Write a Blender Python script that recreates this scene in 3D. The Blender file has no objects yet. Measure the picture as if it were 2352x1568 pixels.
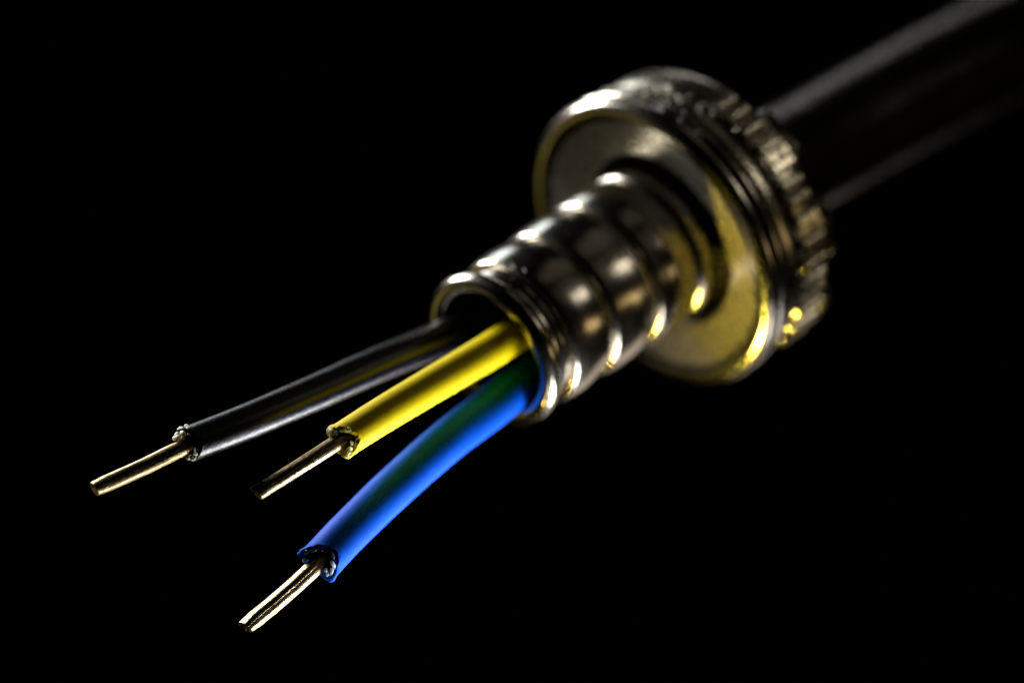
import bpy, math, random
from math import sin, cos, pi, radians, exp
from mathutils import Vector, noise, Matrix

random.seed(7)
SC = bpy.context.scene
COL = SC.collection
SC.unit_settings.system = 'METRIC'
SC.unit_settings.scale_length = 0.01          # 1 Blender unit = 1 cm

# ------------------------------------------------------------------ camera
DIST = 40.0                                    # camera stands 40 cm in front of the wire tips
FRAME = 8.7                                    # width of the field at the tips, cm
S = FRAME / 2352.0                             # cm per measured unit
cam_d = bpy.data.cameras.new('camera')
cam = bpy.data.objects.new('camera', cam_d)
COL.objects.link(cam)
cam.location = (0, -DIST, 0)
cam.rotation_euler = (radians(90), 0, 0)
cam_d.sensor_width = 36
cam_d.lens = 36 * DIST / FRAME
cam_d.clip_start = 1.0
cam_d.clip_end = 500
cam_d.dof.use_dof = True
cam_d.dof.focus_distance = DIST + 0.10
cam_d.dof.aperture_fstop = 0.114               # 1.5 cm wide aperture at this unit scale
cam_d.dof.aperture_blades = 0
SC.camera = cam

# ------------------------------------------------------------------ world, exposure
w = bpy.data.worlds.new('World')
SC.world = w
w.use_nodes = True
w.node_tree.nodes['Background'].inputs['Color'].default_value = (0, 0, 0, 1)
w.node_tree.nodes['Background'].inputs['Strength'].default_value = 0.0
SC.view_settings.view_transform = 'Standard'
SC.view_settings.look = 'None'
SC.view_settings.exposure = 0
SC.view_settings.gamma = 1
SC.cycles.max_bounces = 8
SC.cycles.sample_clamp_indirect = 6

# ------------------------------------------------------------------ studio lamps and added fills (dark field: from behind and the sides)
def lamp(name, d, dist, size, radiance, color, target=(0.6, 1.2, 0.3), roll=0.0, shape='ELLIPSE', spread=180):
    """area lamp; d = direction in (right, up, toward camera)"""
    v = Vector((d[0], -d[2], d[1])).normalized()
    L = bpy.data.lights.new(name, 'AREA')
    L.shape = shape
    L.spread = radians(spread)                  # beam angle; narrowed on some lamps to keep light off nearby parts
    L.size, L.size_y = size
    L.color = color
    L.energy = radiance * (size[0] * size[1] * (pi / 4 if shape == 'ELLIPSE' else 1)) * pi
    o = bpy.data.objects.new(name, L)
    COL.objects.link(o)
    o.location = Vector(target) + v * dist
    o.rotation_euler = ((-v).to_track_quat('-Z', 'Y') @ Matrix.Rotation(roll, 3, 'Z').to_quaternion()).to_euler()
    return o

lamp('lamp', (-.70, .54, -.47), 22, (9, 8), 50, (1.0, .98, .95))
lamp('lamp', (-.40, .62, -.67), 24, (9, 9), 3.6, (.86, .95, 1.0))
lamp('lamp', (.70, -.67, -.24), 8.2, (5.2, 2.8), 8.8, (.97, .98, 1.0), target=(-2.2, .5, -.7), spread=72)
lamp('lamp', (.42, -.90, -.12), 6.6, (2.6, 2.0), 2.5, (1.0, .95, .88), target=(-2.7, 0, -1.0), spread=80)  # added to brighten the bare conductors
lamp('lamp', (-.01, .69, -.72), 24, (9, 2.4), 3.0, (1.0, .98, .93), target=(3.3, 5.3, 2.4))
lamp('lamp', (-.80, -.29, -.52), 22, (12, 8), .34, (1.0, .80, .16))
lamp('lamp', (-.95, -.28, -.10), 22, (8, 8), .16, (1.0, .83, .42))
lamp('lamp', (-.363, -.905, -.09), 12, (1.8, 1.8), 3.3, (1.0, .76, .09), target=(1.75, 2.3, 0), spread=8)
lamp('lamp', (.80, .50, .30), 22, (4, 5), .07, (1.0, .90, .72), target=(2.3, 4.1, 1.75), spread=9)  # added helper aimed at the nut so its grips show
lamp('lamp', (.38, -.42, -.82), 24, (13, 10), .75, (1.0, .86, .70))
lamp('lamp', (.84, .50, .22), 24, (5, 5), 2.0, (1.0, .92, .78), shape='RECTANGLE')
lamp('lamp', (.99, -.06, .05), 24, (7, 3.4), 2.0, (1.0, .74, .36), shape='RECTANGLE')
lamp('lamp', (.70, .66, .27), 26, (16, 12), .05, (1.0, .85, .6))  # dim fill added to lift the dark middles of the conductors
lamp('lamp', (.36, .92, .05), 26, (17, 11), .07, (1.0, .90, .70))  # dim fill added for a brown-grey sheen on ribs and gland top

# ------------------------------------------------------------------ helpers
def W(px, py, depth):
    k = (DIST + depth) / DIST
    return Vector(((px - 1176) * S * k, depth, (784 - py) * S * k))

def mesh_obj(name, verts, faces, mat, parent=None, smooth=True, uvs=None):
    me = bpy.data.meshes.new(name)
    me.from_pydata([tuple(v) for v in verts], [], faces)
    if uvs:
        lay = me.uv_layers.new(name='UVMap')
        k = 0
        for f in faces:
            for vi in f:
                lay.data[k].uv = uvs[vi]
                k += 1
    if smooth:
        me.polygons.foreach_set('use_smooth', [True] * len(me.polygons))
    me.materials.append(mat)
    me.update()
    o = bpy.data.objects.new(name, me)
    COL.objects.link(o)
    if parent is not None:
        o.parent = parent
        o.matrix_parent_inverse = parent.matrix_world.inverted() if parent.type != 'EMPTY' else Matrix.Translation(-parent.location)
    return o

def thing(name, loc, label, cat, group=None):
    e = bpy.data.objects.new(name, None)
    COL.objects.link(e)
    e.location = loc
    e.empty_display_size = .3
    e['label'] = label
    e['category'] = cat
    if group:
        e['group'] = group
    return e

def catmull(pts, n=24):
    P = [pts[0] * 2 - pts[1]] + list(pts) + [pts[-1] * 2 - pts[-2]]
    out = []
    for i in range(1, len(P) - 2):
        a, b, c, d = P[i-1], P[i], P[i+1], P[i+2]
        for k in range(n):
            t = k / n
            out.append(.5 * ((2*b) + (c-a)*t + (2*a-5*b+4*c-d)*t*t + (3*b-a-3*c+d)*t**3))
    out.append(P[-2].copy())
    return out

def resample(path, step):
    out = [path[0]]
    acc = 0
    for a, b in zip(path, path[1:]):
        L = (b - a).length
        while acc + L >= step:
            f = (step - acc) / L
            a = a.lerp(b, f)
            out.append(a)
            L = (b - a).length
            acc = 0
        acc += L
    out.append(path[-1])
    return out

def frames(path):
    """tangent, front (to the lens), side for each path point"""
    fr = []
    T0 = (path[1] - path[0]).normalized()
    v = Vector((0, -1, 0))
    v = (v - T0 * v.dot(T0)).normalized()
    for i, p in enumerate(path):
        a = path[max(i-1, 0)]
        b = path[min(i+1, len(path)-1)]
        T = (b - a).normalized()
        v = (v - T * v.dot(T)).normalized()
        fr.append((p, T, v.copy(), v.cross(T)))      # side vector: up-left
    return fr

def rings_mesh(rings, close_start=False, close_end=False, vlen=None):
    """rings: list of lists of Vector (equal length, closed)"""
    n = len(rings[0])
    V = [p for r in rings for p in r]
    F = []
    for i in range(len(rings) - 1):
        for j in range(n):
            k = (j + 1) % n
            F.append((i*n+j, i*n+k, (i+1)*n+k, (i+1)*n+j))
    if close_start:
        F.append(tuple(reversed(range(n))))
    if close_end:
        F.append(tuple(range((len(rings)-1)*n, len(rings)*n)))
    return V, F

# ------------------------------------------------------------------ materials
def nodes_of(name):
    m = bpy.data.materials.new(name)
    m.use_nodes = True
    nt = m.node_tree
    return m, nt, nt.nodes['Principled BSDF']

def add(nt, typ, **kw):
    n = nt.nodes.new(typ)
    for k, v in kw.items():
        setattr(n, k, v)
    return n

def coords(nt, scale, uv=False):
    tc = add(nt, 'ShaderNodeTexCoord')
    mp = add(nt, 'ShaderNodeMapping')
    mp.inputs['Scale'].default_value = scale
    nt.links.new(tc.outputs['UV' if uv else 'Object'], mp.inputs['Vector'])
    return mp.outputs['Vector']

def tex_noise(nt, vec, scale, detail=3, rough=.55):
    n = add(nt, 'ShaderNodeTexNoise')
    n.inputs['Scale'].default_value = scale
    n.inputs['Detail'].default_value = detail
    n.inputs['Roughness'].default_value = rough
    nt.links.new(vec, n.inputs['Vector'])
    return n.outputs['Fac']

def bump(nt, h, strength, dist, prev=None):
    b = add(nt, 'ShaderNodeBump')
    b.inputs['Strength'].default_value = strength
    b.inputs['Distance'].default_value = dist
    nt.links.new(h, b.inputs['Height'])
    if prev is not None:
        nt.links.new(prev, b.inputs['Normal'])
    return b.outputs['Normal']

def ramp(nt, fac, stops):
    r = add(nt, 'ShaderNodeValToRGB')
    els = r.color_ramp.elements
    while len(els) < len(stops):
        els.new(.5)
    for e, (p, c) in zip(els, stops):
        e.position = p
        e.color = (*c, 1)
    nt.links.new(fac, r.inputs['Fac'])
    return r.outputs['Color']

def plastic(name, c1, c2, rough=.36, spec=.5, grain=.5):
    m, nt, b = nodes_of(name)
    o = coords(nt, (1, 1, 1))
    nt.links.new(ramp(nt, tex_noise(nt, o, 3.0, 5), [(.3, c1), (.7, c2)]), b.inputs['Base Color'])
    b.inputs['Specular IOR Level'].default_value = spec
    rr = add(nt, 'ShaderNodeMapRange')
    rr.inputs['To Min'].default_value = rough - .08
    rr.inputs['To Max'].default_value = rough + .10
    nt.links.new(tex_noise(nt, o, 9, 4), rr.inputs['Value'])
    nt.links.new(rr.outputs['Result'], b.inputs['Roughness'])
    n1 = bump(nt, tex_noise(nt, o, 70, 3, .7), grain, .004)
    n2 = bump(nt, tex_noise(nt, o, 9, 2), .25, .012, n1)
    nt.links.new(n2, b.inputs['Normal'])
    return m

def metal(name, c1, c2, rough, wav=.2, fine=.15):
    m, nt, b = nodes_of(name)
    o = coords(nt, (1, 1, 1))
    b.inputs['Metallic'].default_value = 1
    nt.links.new(ramp(nt, tex_noise(nt, o, 4, 6), [(.32, c1), (.68, c2)]), b.inputs['Base Color'])
    rr = add(nt, 'ShaderNodeMapRange')
    rr.inputs['To Min'].default_value = rough * .7
    rr.inputs['To Max'].default_value = rough * 1.5
    nt.links.new(tex_noise(nt, o, 6, 6), rr.inputs['Value'])
    nt.links.new(rr.outputs['Result'], b.inputs['Roughness'])
    n1 = bump(nt, tex_noise(nt, o, 45, 3, .7), fine, .003)
    n2 = bump(nt, tex_noise(nt, o, 3.0, 2), wav, .03, n1)
    nt.links.new(n2, b.inputs['Normal'])
    return m

def conductor_mat(name, c1, c2):
    m, nt, b = nodes_of(name)
    u = coords(nt, (1, 1, 1), uv=True)          # u = around, v = along (cm)
    us = coords(nt, (30, 2.2, 1), uv=True)      # drawn lines run along the strand
    b.inputs['Metallic'].default_value = 1
    nt.links.new(ramp(nt, tex_noise(nt, us, 2.0, 6, .7), [(.3, c1), (.7, c2)]), b.inputs['Base Color'])
    rr = add(nt, 'ShaderNodeMapRange')
    rr.inputs['To Min'].default_value = .18
    rr.inputs['To Max'].default_value = .44
    nt.links.new(tex_noise(nt, u, 22, 5), rr.inputs['Value'])
    nt.links.new(rr.outputs['Result'], b.inputs['Roughness'])
    n1 = bump(nt, tex_noise(nt, us, 2.0, 5, .75), .4, .006)
    n2 = bump(nt, tex_noise(nt, coords(nt, (10, 36, 1), uv=True), 1.0, 2, .7), .7, .004, n1)
    nt.links.new(n2, b.inputs['Normal'])
    return m

M_yel = plastic('yellow_plastic', (.84, .64, .0), (.90, .72, .001), .48, .12, .5)
M_blu = plastic('blue_plastic', (.0, .08, .62), (.0, .105, .78), .5, .06, .5)
M_blk = plastic('black_plastic', (.002, .002, .0025), (.004, .004, .0045), .21, .45, .7)
M_jkt = plastic('black_rubber', (.004, .004, .003), (.008, .0075, .006), .20, .28, .5)
M_nic = metal('nickel', (.37, .345, .285), (.49, .46, .40), .18, .2, .2)
M_nic2 = metal('worn_nickel', (.28, .26, .20), (.42, .39, .31), .24, .25, .35)
M_sat = metal('satin_nickel', (.40, .37, .30), (.50, .47, .39), .26, .12, .25)
M_sat.node_tree.nodes['Principled BSDF'].inputs['Metallic'].default_value = .72
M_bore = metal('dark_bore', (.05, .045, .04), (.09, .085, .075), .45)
M_con = conductor_mat('tinned_copper', (.16, .11, .035), (.56, .45, .27))
def torn(name, c1, c2):
    m = plastic(name, c1, c2, .3, .8, .7)
    b = m.node_tree.nodes['Principled BSDF']
    b.inputs['Subsurface Weight'].default_value = .8
    b.inputs['Subsurface Radius'].default_value = (.12, .10, .08)
    b.inputs['Subsurface Scale'].default_value = 1.0
    return m
M_bur1 = torn('torn_pale_plastic', (.62, .56, .38), (.80, .76, .60))
M_bur2 = torn('torn_yellow_plastic', (.72, .60, .14), (.85, .80, .48))
M_bur3 = torn('torn_blue_plastic', (.10, .26, .66), (.52, .62, .82))  # torn plastic; paler tone partly stands in for white specular glints
M_dust = torn('pale_dust', (.6, .6, .56), (.8, .8, .76))

# ------------------------------------------------------------------ gland axis
O = W(1121, 812, 1.80)                          # centre of the spout mouth
Fc = W(1503, 556, 1.80 + 447 * S * .772)        # centre of the flange lip
AX = (Fc - O).normalized()
E1 = Vector((-.559, 0, .829)); E1 = (E1 - AX * E1.dot(AX)).normalized()
E2 = AX.cross(E1).normalized()
if E2.y > 0: E2 = -E2                           # E2 faces the lens
U = S * (DIST + 2.3) / DIST                     # cm per measured unit at the gland

def G(t, r, phi):
    """t along the axis from the mouth, r radius, phi 0 = toward lens, 90 deg = up-left"""
    return O + AX * (t*U) + (E2 * cos(phi) + E1 * sin(phi)) * (r*U)

def lathe(name, prof, mat, parent, seg=128, wob=0.0):
    rings = []
    for (t, r) in prof:
        rings.append([G(t, r * (1 + wob * noise.noise(Vector((cos(2*pi*j/seg)*1.5, sin(2*pi*j/seg)*1.5, t*.02)))), 2*pi*j/seg) for j in range(seg)])
    V, F = rings_mesh(rings)
    return mesh_obj(name, V, F, mat, parent)

def arc(ct, cr, rt, rr, a0, a1, n=14):
    return [(ct + rt*cos(radians(a0 + (a1-a0)*i/n)), cr + rr*sin(radians(a0 + (a1-a0)*i/n))) for i in range(n+1)]

gland = thing('cable_gland', O, 'shiny nickel cable gland with ribbed spout, round flange and knurled nut holding the three wires', 'cable gland')

# mouth: thick rolled bead
bead = arc(22, 168, 22, 23, 300, -20, 30)
lathe('spout_rim', arc(24, 167, 25, 24, 200+80, -30+0, 34)[::1] + [(70, 168), (98, 166)], M_nic, gland, wob=.006)
# bore
lathe('bore', [(12, 150), (30, 146), (120, 144), (420, 144), (560, 144), (560, 20), (561, 1)], M_bore, gland)
# ribs (rounded barrels)
def rib(t0, t1, rb, rp):
    P = [(t0, rb), (t0+1.5, rb+10), (t0+3, rp-11), (t0+5, rp-7.5), (t0+9, rp-5)]
    for i in range(17):
        x = i / 16
        P.append((t0 + 16 + (t1 - t0 - 34) * x, rp - 3.6 - 2.0*x*x + 4.4*sin(pi*x)))
    P += [(t1-13, rp-9), (t1-8, rp-16), (t1-4, rb+5), (t1, rb)]
    return lathe('rib', P, M_nic, gland, wob=.006)
rib(92, 232, 158, 189)
rib(228, 382, 160, 192)
rib(378, 524, 161, 194)
# collar that carries the ribs into the flange
lathe('collar', [(519, 165), (521, 180), (524, 187), (529, 190), (545, 192), (558, 192), (566, 189), (571, 182), (574, 170), (640, 168)], M_nic, gland)
lathe('seat_ring', [(640, 160), (628, 200), (610, 212), (590, 216)], M_bore, gland)  # near-black colour stands in for the shadow in the gap round the collar
# flange face: shallow dish with a rolled lip, groove, second bead
face = [(612, 214), (596, 215), (586, 218), (582, 225)]
for i in range(21):
    x = i / 20
    face.append((581 - 23*x, 229 + 91*x))
lathe('flange', face, M_sat, gland, seg=160, wob=.003)
lathe('flange_lip', [(558, 318)] + arc(572, 343, 25, 28, 205, -8, 30) + [(590, 351), (592, 348)], M_nic, gland, seg=160, wob=.004)
lathe('lock_ring', [(588, 345)] + arc(605, 352, 15, 18, 170, 10, 16) + [(622, 346)], M_nic, gland, seg=160, wob=.004)
lathe('shoulder', [(616, 346), (624, 354), (638, 358), (660, 358), (670, 354), (678, 344)], M_nic2, gland, seg=160, wob=.004)

# knurled nut
nut = lathe('nut', [(668, 346), (678, 354), (700, 358), (745, 357), (765, 353), (780, 344), (790, 330), (795, 306), (797, 200), (790, 150)], M_nic2, gland, seg=160)
def nut_piece(name, t0, t1, p0, p1, r0, r1, mat, np_=8):
    """curved block on the nut with rounded ends"""
    rows = []
    ts = [(t0, 0), (t0+6, .5), (t0+10, .9), (t0+13, 1), (t0+18, 1), ((t0+t1)/2, 1), (t1-11, 1), (t1-6, 1), (t1-3, .85), (t1, .4), (t1+1, 0)]
    nt_ = len(ts)
    V, F = [], []
    for (t, f) in ts:
        for j in range(np_ + 1):
            x = j / np_
            g = min(1, 5*min(x, 1-x)) ** .5
            V.append(G(t, r0 + (r1 - r0) * f * g, p0 + (p1 - p0) * x))
    for i in range(nt_ - 1):
        for j in range(np_):
            a = i*(np_+1)+j
            F.append((a, a+1, a+np_+2, a+np_+1))
    return mesh_obj(name, V, F, mat, nut)
for k in (0, 1, 2, 3, 4, 5, 6):
    c0 = radians(-20 - 40*k + 20)               # pads sit 40 degrees apart
    a0, a1 = c0, c0 + radians(0)
    p0, p1 = radians(-7 + 0 - 40*k + 0), radians(20 - 40*k)
    nut_piece('grip_pad', 670, 794, p0, p1, 330, 356, M_nic2, 14)
    nut_piece('pad_end', 770, 796, p0, p1, 340, 368, M_nic2, 14)
    nr = 3
    w2 = radians(13) / 2
    for q in range(2):
        nut_piece('ridge', 684, 768, p1 + w2*(q + .2), p1 + w2*(q + .8), 352, 362, M_nic2, 6)
    for q in range(nr):
        w_ = (p1 - p0) / nr
        nut_piece('ridge', 672, 766, p0 + w_*(q + .2), p0 + w_*(q + .8), 350, 372, M_nic2, 12)

# dust and droplets on the upper part of the gland
def blob(c, r, seed, n=5, squash=1.0, axis=None):
    V, F = [], []
    rows, cols = n, n*2
    ax = (axis or Vector((0, 0, 1))).normalized()
    s1 = ax.orthogonal().normalized(); s2 = ax.cross(s1)
    for i in range(rows + 1):
        th = pi * i / rows
        for j in range(cols):
            ph = 2*pi*j/cols
            d = ax*cos(th)*squash + (s1*cos(ph) + s2*sin(ph))*sin(th)
            k = 1 + .35 * noise.noise(d*1.6 + Vector((seed*3.1, seed, -seed)))
            V.append(c + d*(r*k))
    for i in range(rows):
        for j in range(cols):
            k = (j+1) % cols
            F.append((i*cols+j, i*cols+k, (i+1)*cols+k, (i+1)*cols+j))
    return V, F
DV, DF = [], []
rnd = random.Random(3)
def speck(t, r, phi, size):
    V, F = blob(G(t, r, phi), size*U, rnd.random()*50, 5)
    b = len(DV); DV.extend(V); DF.extend([tuple(i+b for i in f) for f in F])
for i in range(60):
    speck(rnd.uniform(612, 690), 360, radians(rnd.uniform(22, 95)), rnd.choice((1.2, 1.8, 2.4, 3.4, 4.2)))
for i in range(22):
    speck(rnd.uniform(588, 606), 366, radians(rnd.uniform(22, 78)), rnd.choice((1.5, 2.4, 3.4, 4.4)))
for i in range(5):
    speck(rnd.uniform(90, 110), 186, radians(rnd.uniform(20, 50)), rnd.uniform(1.5, 2.5))
du = mesh_obj('dust', DV, DF, M_dust, gland)
du['kind'] = 'stuff'

# ------------------------------------------------------------------ outer cable behind the gland
cab_pts = [G(560, 0, 0), G(760, 0, 0), G(900, 4, radians(180)), W(1837+10, 352, 4.75), W(2020, 256, 5.6), W(2260, 128, 6.7), W(2560, -20, 8.1), W(2900, -190, 9.6)]
cab_pts = [G(600, 0, 0), G(790, 0, 0)] + cab_pts[3:]
path = resample(catmull(cab_pts), .06)
rings = []
for i, (p, T, f, s) in enumerate(frames(path)):
    ring = []
    for j in range(72):
        a = 2*pi*j/72
        d = f*cos(a) + s*sin(a)
        r = 134*S*(DIST+5)/DIST
        r *= 1 + .012*noise.noise(p*1.2 + d*.8) + .006*noise.noise(p*5 + d*3)
        ring.append(p + d*r)
    rings.append(ring)
V, F = rings_mesh(rings, True, True)
cable = mesh_obj('outer_cable', V, F, M_jkt)
cable['label'] = 'thick dark sheathed cable running away behind the knurled nut to the upper right'
cable['category'] = 'cable'

# ------------------------------------------------------------------ wires
def angdist(a, b):
    return (a - b + pi) % (2*pi) - pi

def gau(a, c, w_):
    d = angdist(a, c)
    return exp(-(d/w_)**2)

def make_wire(label, pts_ins, pts_con, R, Rc, mat, lips, con, seed, burr_mat, burrs, colour):
    root = thing('wire', pts_ins[0], label, 'wire', 'stripped wires coming out of the gland')
    # --- insulation
    path = resample(catmull(pts_ins), .025)
    fr = frames(path)
    n = 112
    rings = []; uvs = []
    def endoff(a):
        o = sum(h * gau(a, c, w_) for (h, c, w_) in lips)
        return o + 3.0*noise.noise(Vector((cos(a)*2.2, sin(a)*2.2, seed))) + 2.2*noise.noise(Vector((cos(a)*7, sin(a)*7, seed+5)))
    p0, T0, f0, s0 = fr[0]
    # inner wall, end face, rounded outer edge
    prof = [(30, Rc+1.2), (14, Rc+1.4), (3, Rc+2.5), (-1.5, Rc+5), (-4, Rc + (R-Rc)*.40), (-5.5, Rc+(R-Rc)*.62), (-6, Rc+(R-Rc)*.8), (-4.5, R*.95), (-2, R*.995), (1.5, R*1.01)]
    prof = [(a_, b_) for a_, b_ in prof]
    us = S*(DIST + p0.y)/DIST
    for (back, r) in prof:
        ring = []
        for j in range(n):
            a = 2*pi*j/n
            wgt = max(0, min(1, (30-back)/30))
            off = -endoff(a) * wgt + back
            rough = noise.noise(Vector((cos(a)*4, sin(a)*4, back*.5+seed*2)))*2.0 + noise.noise(Vector((cos(a)*11, sin(a)*11, back+seed)))*1.3
            flare = max(0, endoff(a)) * .16 * wgt * (1 if r > Rc + 4 else 0)
            rr = r + (rough if Rc+2 < r else 0) + flare
            d = f0*cos(a) + s0*sin(a)
            ring.append(p0 + T0*(off*us) + d*(rr*us))
        rings.append(ring)
    for i, (p, T, f, s) in enumerate(fr):
        dist_ = i * .025 / us
        if dist_ < 4: continue
        ring = []
        uu = S*(DIST + p.y)/DIST
        for j in range(n):
            a = 2*pi*j/n
            d = f*cos(a) + s*sin(a)
            k = exp(-dist_/14.0)
            off = -endoff(a) * exp(-dist_/22.0)
            r = R*(1 + .012*noise.noise(p*2.2 + d)) + k*1.8*noise.noise(Vector((cos(a)*4, sin(a)*4, dist_*.15+seed))) + max(0, endoff(a))*.16*exp(-dist_/9.0)
            ring.append(p + T*(off*uu) + d*(r*uu))
        rings.append(ring)
    V, F = rings_mesh(rings)
    ins = mesh_obj('insulation', V, F, mat, root)
    # --- conductor
    path = resample(catmull(pts_con), .02)
    fr = frames(path)
    n = 80
    sec, cut, shear_a, shear, pinch = con['sec'], con['cut'], con['shear_a'], con['shear'], con['pinch']
    rings = []; uv = []
    L = len(fr)
    def crad(a, dist_, p):
        r = Rc * (1 + sec(a, dist_))
        r *= 1 + .018*noise.noise(Vector((cos(a)*1.2, sin(a)*1.2, dist_*.03+seed))) + .012*noise.noise(Vector((cos(a)*5, sin(a)*5, dist_*.02+seed)))
        return r
    # tip first
    p0, T0, f0, s0 = fr[0]
    us = S*(DIST+p0.y)/DIST
    def tip_point(a, rscale, recess, dist_):
        r = crad(a, dist_, p0)
        x, y = cos(a)*r, sin(a)*r                 # x toward lens, y side
        k = exp(-dist_/ (Rc*.9))
        ca, sa = cos(pinch[1]), sin(pinch[1])
        u_ = x*ca + y*sa; v_ = -x*sa + y*ca
        u_ *= 1 - pinch[0]*k; v_ *= 1 + pinch[0]*.35*k
        x, y = u_*ca - v_*sa, u_*sa + v_*ca
        off = shear*cos(a - shear_a)*Rc*exp(-dist_/(Rc*1.6)) + 1.3*noise.noise(Vector((cos(a)*4, sin(a)*4, seed+9)))*k
        return p0 + T0*((dist_ + off*rscale + recess)*us) + (f0*x + s0*y)*(rscale*us)
    for (rs, rec) in [(.02, 5.0), (.25, 4.6), (.5, 3.4), (.72, 2.0), (.88, .7), (.96, 0.0)]:
        ring = []
        for j in range(n):
            a = 2*pi*j/n
            q = tip_point(a, rs, rec, 0)
            q += T0 * (us * 1.4 * noise.noise(Vector((cos(a)*rs*3, sin(a)*rs*9, seed+rs))))
            ring.append(q)
            uv.append((j/n, 0))
        rings.append(ring)
    dist_ = .6
    for dist_ in [.8, 2, 4, 6.5, 9.5, 13, 17, 22]:
        rings.append([tip_point(2*pi*j/n, 1.0, 0, dist_) for j in range(n)])
        uv += [(j/n, dist_*us) for j in range(n)]
    for i, (p, T, f, s) in enumerate(fr):
        dist_ = i*.02/us
        if dist_ < 27: continue
        ring = []
        off_k = shear*exp(-dist_/(Rc*1.6))
        for j in range(n):
            a = 2*pi*j/n
            r = crad(a, dist_, p)
            d = f*cos(a) + s*sin(a)
            ring.append(p + d*(r*us))
            uv.append((j/n, dist_*us))
        rings.append(ring)
    V, F = rings_mesh(rings)
    c = mesh_obj('conductor', V, F, M_con, root, uvs=uv)
    # --- torn bits at the cut
    p0, T0, f0, s0 = frames(resample(catmull(pts_ins), .025))[0]
    us = S*(DIST + p0.y)/DIST
    for q, (a, r, fwd, size, el) in enumerate(burrs):
        a = radians(a)
        d = f0*cos(a) + s0*sin(a)
        cpos = p0 - T0*(fwd*us) + d*(r*us)
        ax = (T0*cos(q*1.3) + (f0*sin(a) - s0*cos(a))*sin(q*1.3)*1.2) if colour == 'black' else (f0*sin(a) - s0*cos(a) + T0*.4*sin(q*2.1))
        V, F = blob(cpos, size*us, seed + q*1.7, 9, el, ax)
        mesh_obj('burr', V, F, burr_mat, ins)
    return root

# side vector s = T x f ; with T pointing up-right and away, s points toward the upper left edge (a = 90 deg up, 270 deg down)
def rimpt(t, e1, e2):
    return O + AX*(t*U) + E1*(e1*U) + E2*(e2*U)

# black wire
B_end = W(434, 1020, .15)
make_wire('black wire with bare tinned end, uppermost of the three, reaching farthest left',
    [B_end, W(570, 967, .45), W(720, 903, .87), W(880, 832, 1.38), rimpt(-20, 86, -64), rimpt(180, 70, -58), rimpt(420, 50, -45)],
    [W(216, 1123, -.12), W(330, 1072, 0.02), W(425, 1026, .13), W(570, 967, .45), W(640, 938, .6)],
    42, 20.5, M_blk, [(10, radians(90), .7), (4, radians(270), .7), (-14, radians(0), .8)],
    dict(sec=lambda a, d: .05*cos(2*a+.6) + .05*gau(a, radians(60), .35), cut=0, shear_a=radians(270), shear=.08, pinch=(.12, radians(90))),
    1.0, M_bur1,
    [(84, 40, 7, 5.5, 1.5), (72, 43, -5, 5, 1.2), (58, 41, -3, 5, 1.3), (92, 31, 16, 6, 1.4), (62, 31, 11, 8, 1.3), (80, 24, 20, 6, 1.4), (52, 24, 15, 6.5, 1.3), (40, 34, 3, 4, 1.6), (98, 25, 26, 5, 1.3), (292, 36, 6, 5, 2.2), (312, 36, 4, 4.5, 2.0), (330, 33, 6, 4, 1.8), (280, 30, 12, 4, 1.8)], 'black')

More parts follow.
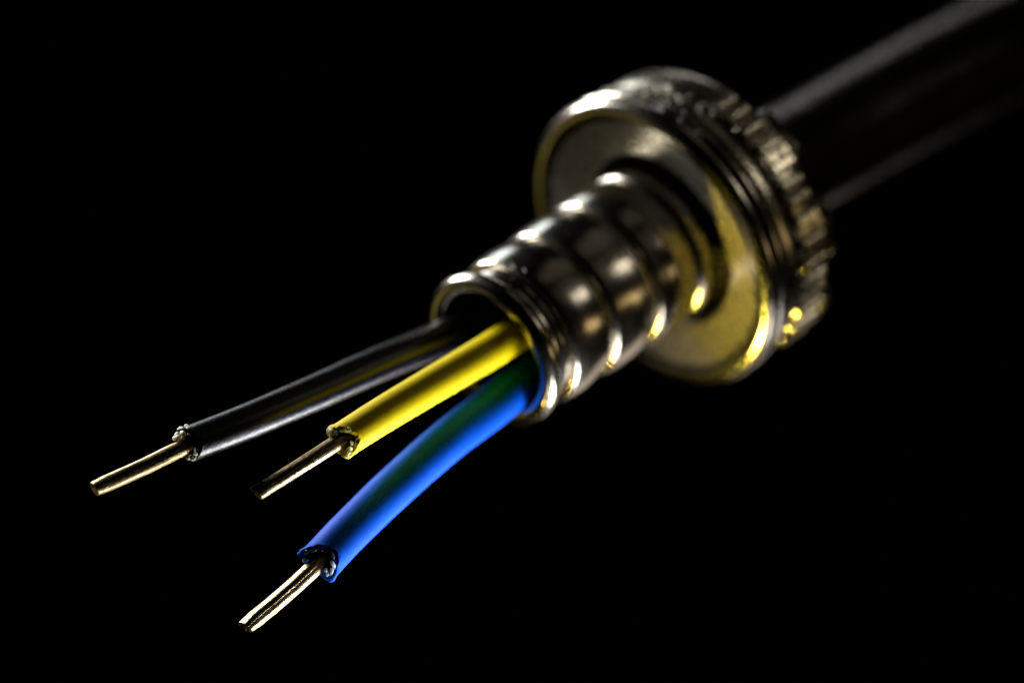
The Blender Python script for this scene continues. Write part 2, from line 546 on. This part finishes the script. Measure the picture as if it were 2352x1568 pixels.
# yellow wire
Y_end = W(786, 1012, .25)
make_wire('yellow wire with bare tinned end, in the middle between the black and blue wires',
    [Y_end, W(880, 952, .52), W(1000, 880, .95), W(1110, 815, 1.38), rimpt(30, 2, 66), rimpt(180, 2, 70), rimpt(420, 0, 60)],
    [W(588, 1134, -.10), W(690, 1070, .05), W(778, 1014, .23), W(880, 952, .52), W(950, 910, .7)],
    42, 18.5, M_yel, [(9, radians(90), .7), (8, radians(275), .7), (-22, radians(-20), .75)],
    dict(sec=lambda a, d: .04*cos(2*a+1.2) + .06*gau(a, radians(75), .25), cut=0, shear_a=radians(262), shear=.22, pinch=(.14, radians(10))),
    4.0, M_bur2,
    [(92, 36, 12, 6.5, 1.6), (76, 33, 14, 6, 1.5), (62, 28, 12, 6.5, 1.7), (48, 32, 4, 5, 1.8), (105, 36, 8, 5, 1.4), (34, 38, -4, 5, 1.8), (20, 40, -10, 4, 1.6), (84, 25, 18, 4.5, 1.4), (274, 35, 12, 5, 1.8), (292, 34, 10, 5, 1.6), (312, 33, 5, 4.5, 1.6), (330, 31, -2, 4, 1.5), (302, 26, 8, 3.5, 1.3)], 'yellow')

# blue wire
L_end = W(738, 1288, .22)
make_wire('blue wire with bare tinned end, lowest of the three, bending downward to the left',
    [L_end, W(800, 1222, .45), W(905, 1120, .82), W(1030, 1010, 1.25), rimpt(-30, -102, -12), rimpt(170, -72, -24), rimpt(420, -50, -20)],
    [W(563, 1440, -.16), W(645, 1372, .0), W(722, 1302, .18), W(800, 1222, .45), W(850, 1172, .6)],
    49, 21.5, M_blu, [(25, radians(88), .6), (17, radians(272), .6), (-20, radians(-5), .7)],
    dict(sec=lambda a, d: .05*cos(2*a) + .07*gau(a, radians(25), .28) - .05*gau(a, radians(-12), .25), cut=0, shear_a=radians(270), shear=.16, pinch=(.2, radians(60))),
    9.0, M_bur3,
    [(80, 42, 20, 6.5, 2.6), (58, 39, 12, 5.5, 2.6), (96, 30, 28, 4.5, 1.8), (34, 37, 0, 3.6, 2.6), (282, 32, 19, 5, 2.0), (300, 38, 13, 6, 2.4), (322, 41, 5, 5, 2.6), (306, 28, 19, 5, 1.8), (344, 41, -7, 3.6, 2.6), (8, 39, -12, 3.5, 2.6)], 'blue')

# ------------------------------------------------------------------ black backdrop
m, nt, b = nodes_of('black_velvet')
o = coords(nt, (1, 1, 1))
nt.links.new(ramp(nt, tex_noise(nt, o, .4, 4), [(.3, (.0004, .0004, .0003)), (.7, (.0009, .0009, .0007))]), b.inputs['Base Color'])
b.inputs['Specular IOR Level'].default_value = 0
b.inputs['Roughness'].default_value = 1
Vb, Fb = [], []
for i in range(25):
    x = -90 + 180*i/24
    for j in range(15):
        z = -60 + 120*j/14
        Vb.append((x, 60 + .8*sin(x*.21) + .5*noise.noise(Vector((x*.05, z*.05, 0))), z))
for i in range(24):
    for j in range(14):
        a = i*15+j
        Fb.append((a, a+15, a+16, a+1))
bd = mesh_obj('backdrop', Vb, Fb, m)
bd['kind'] = 'structure'
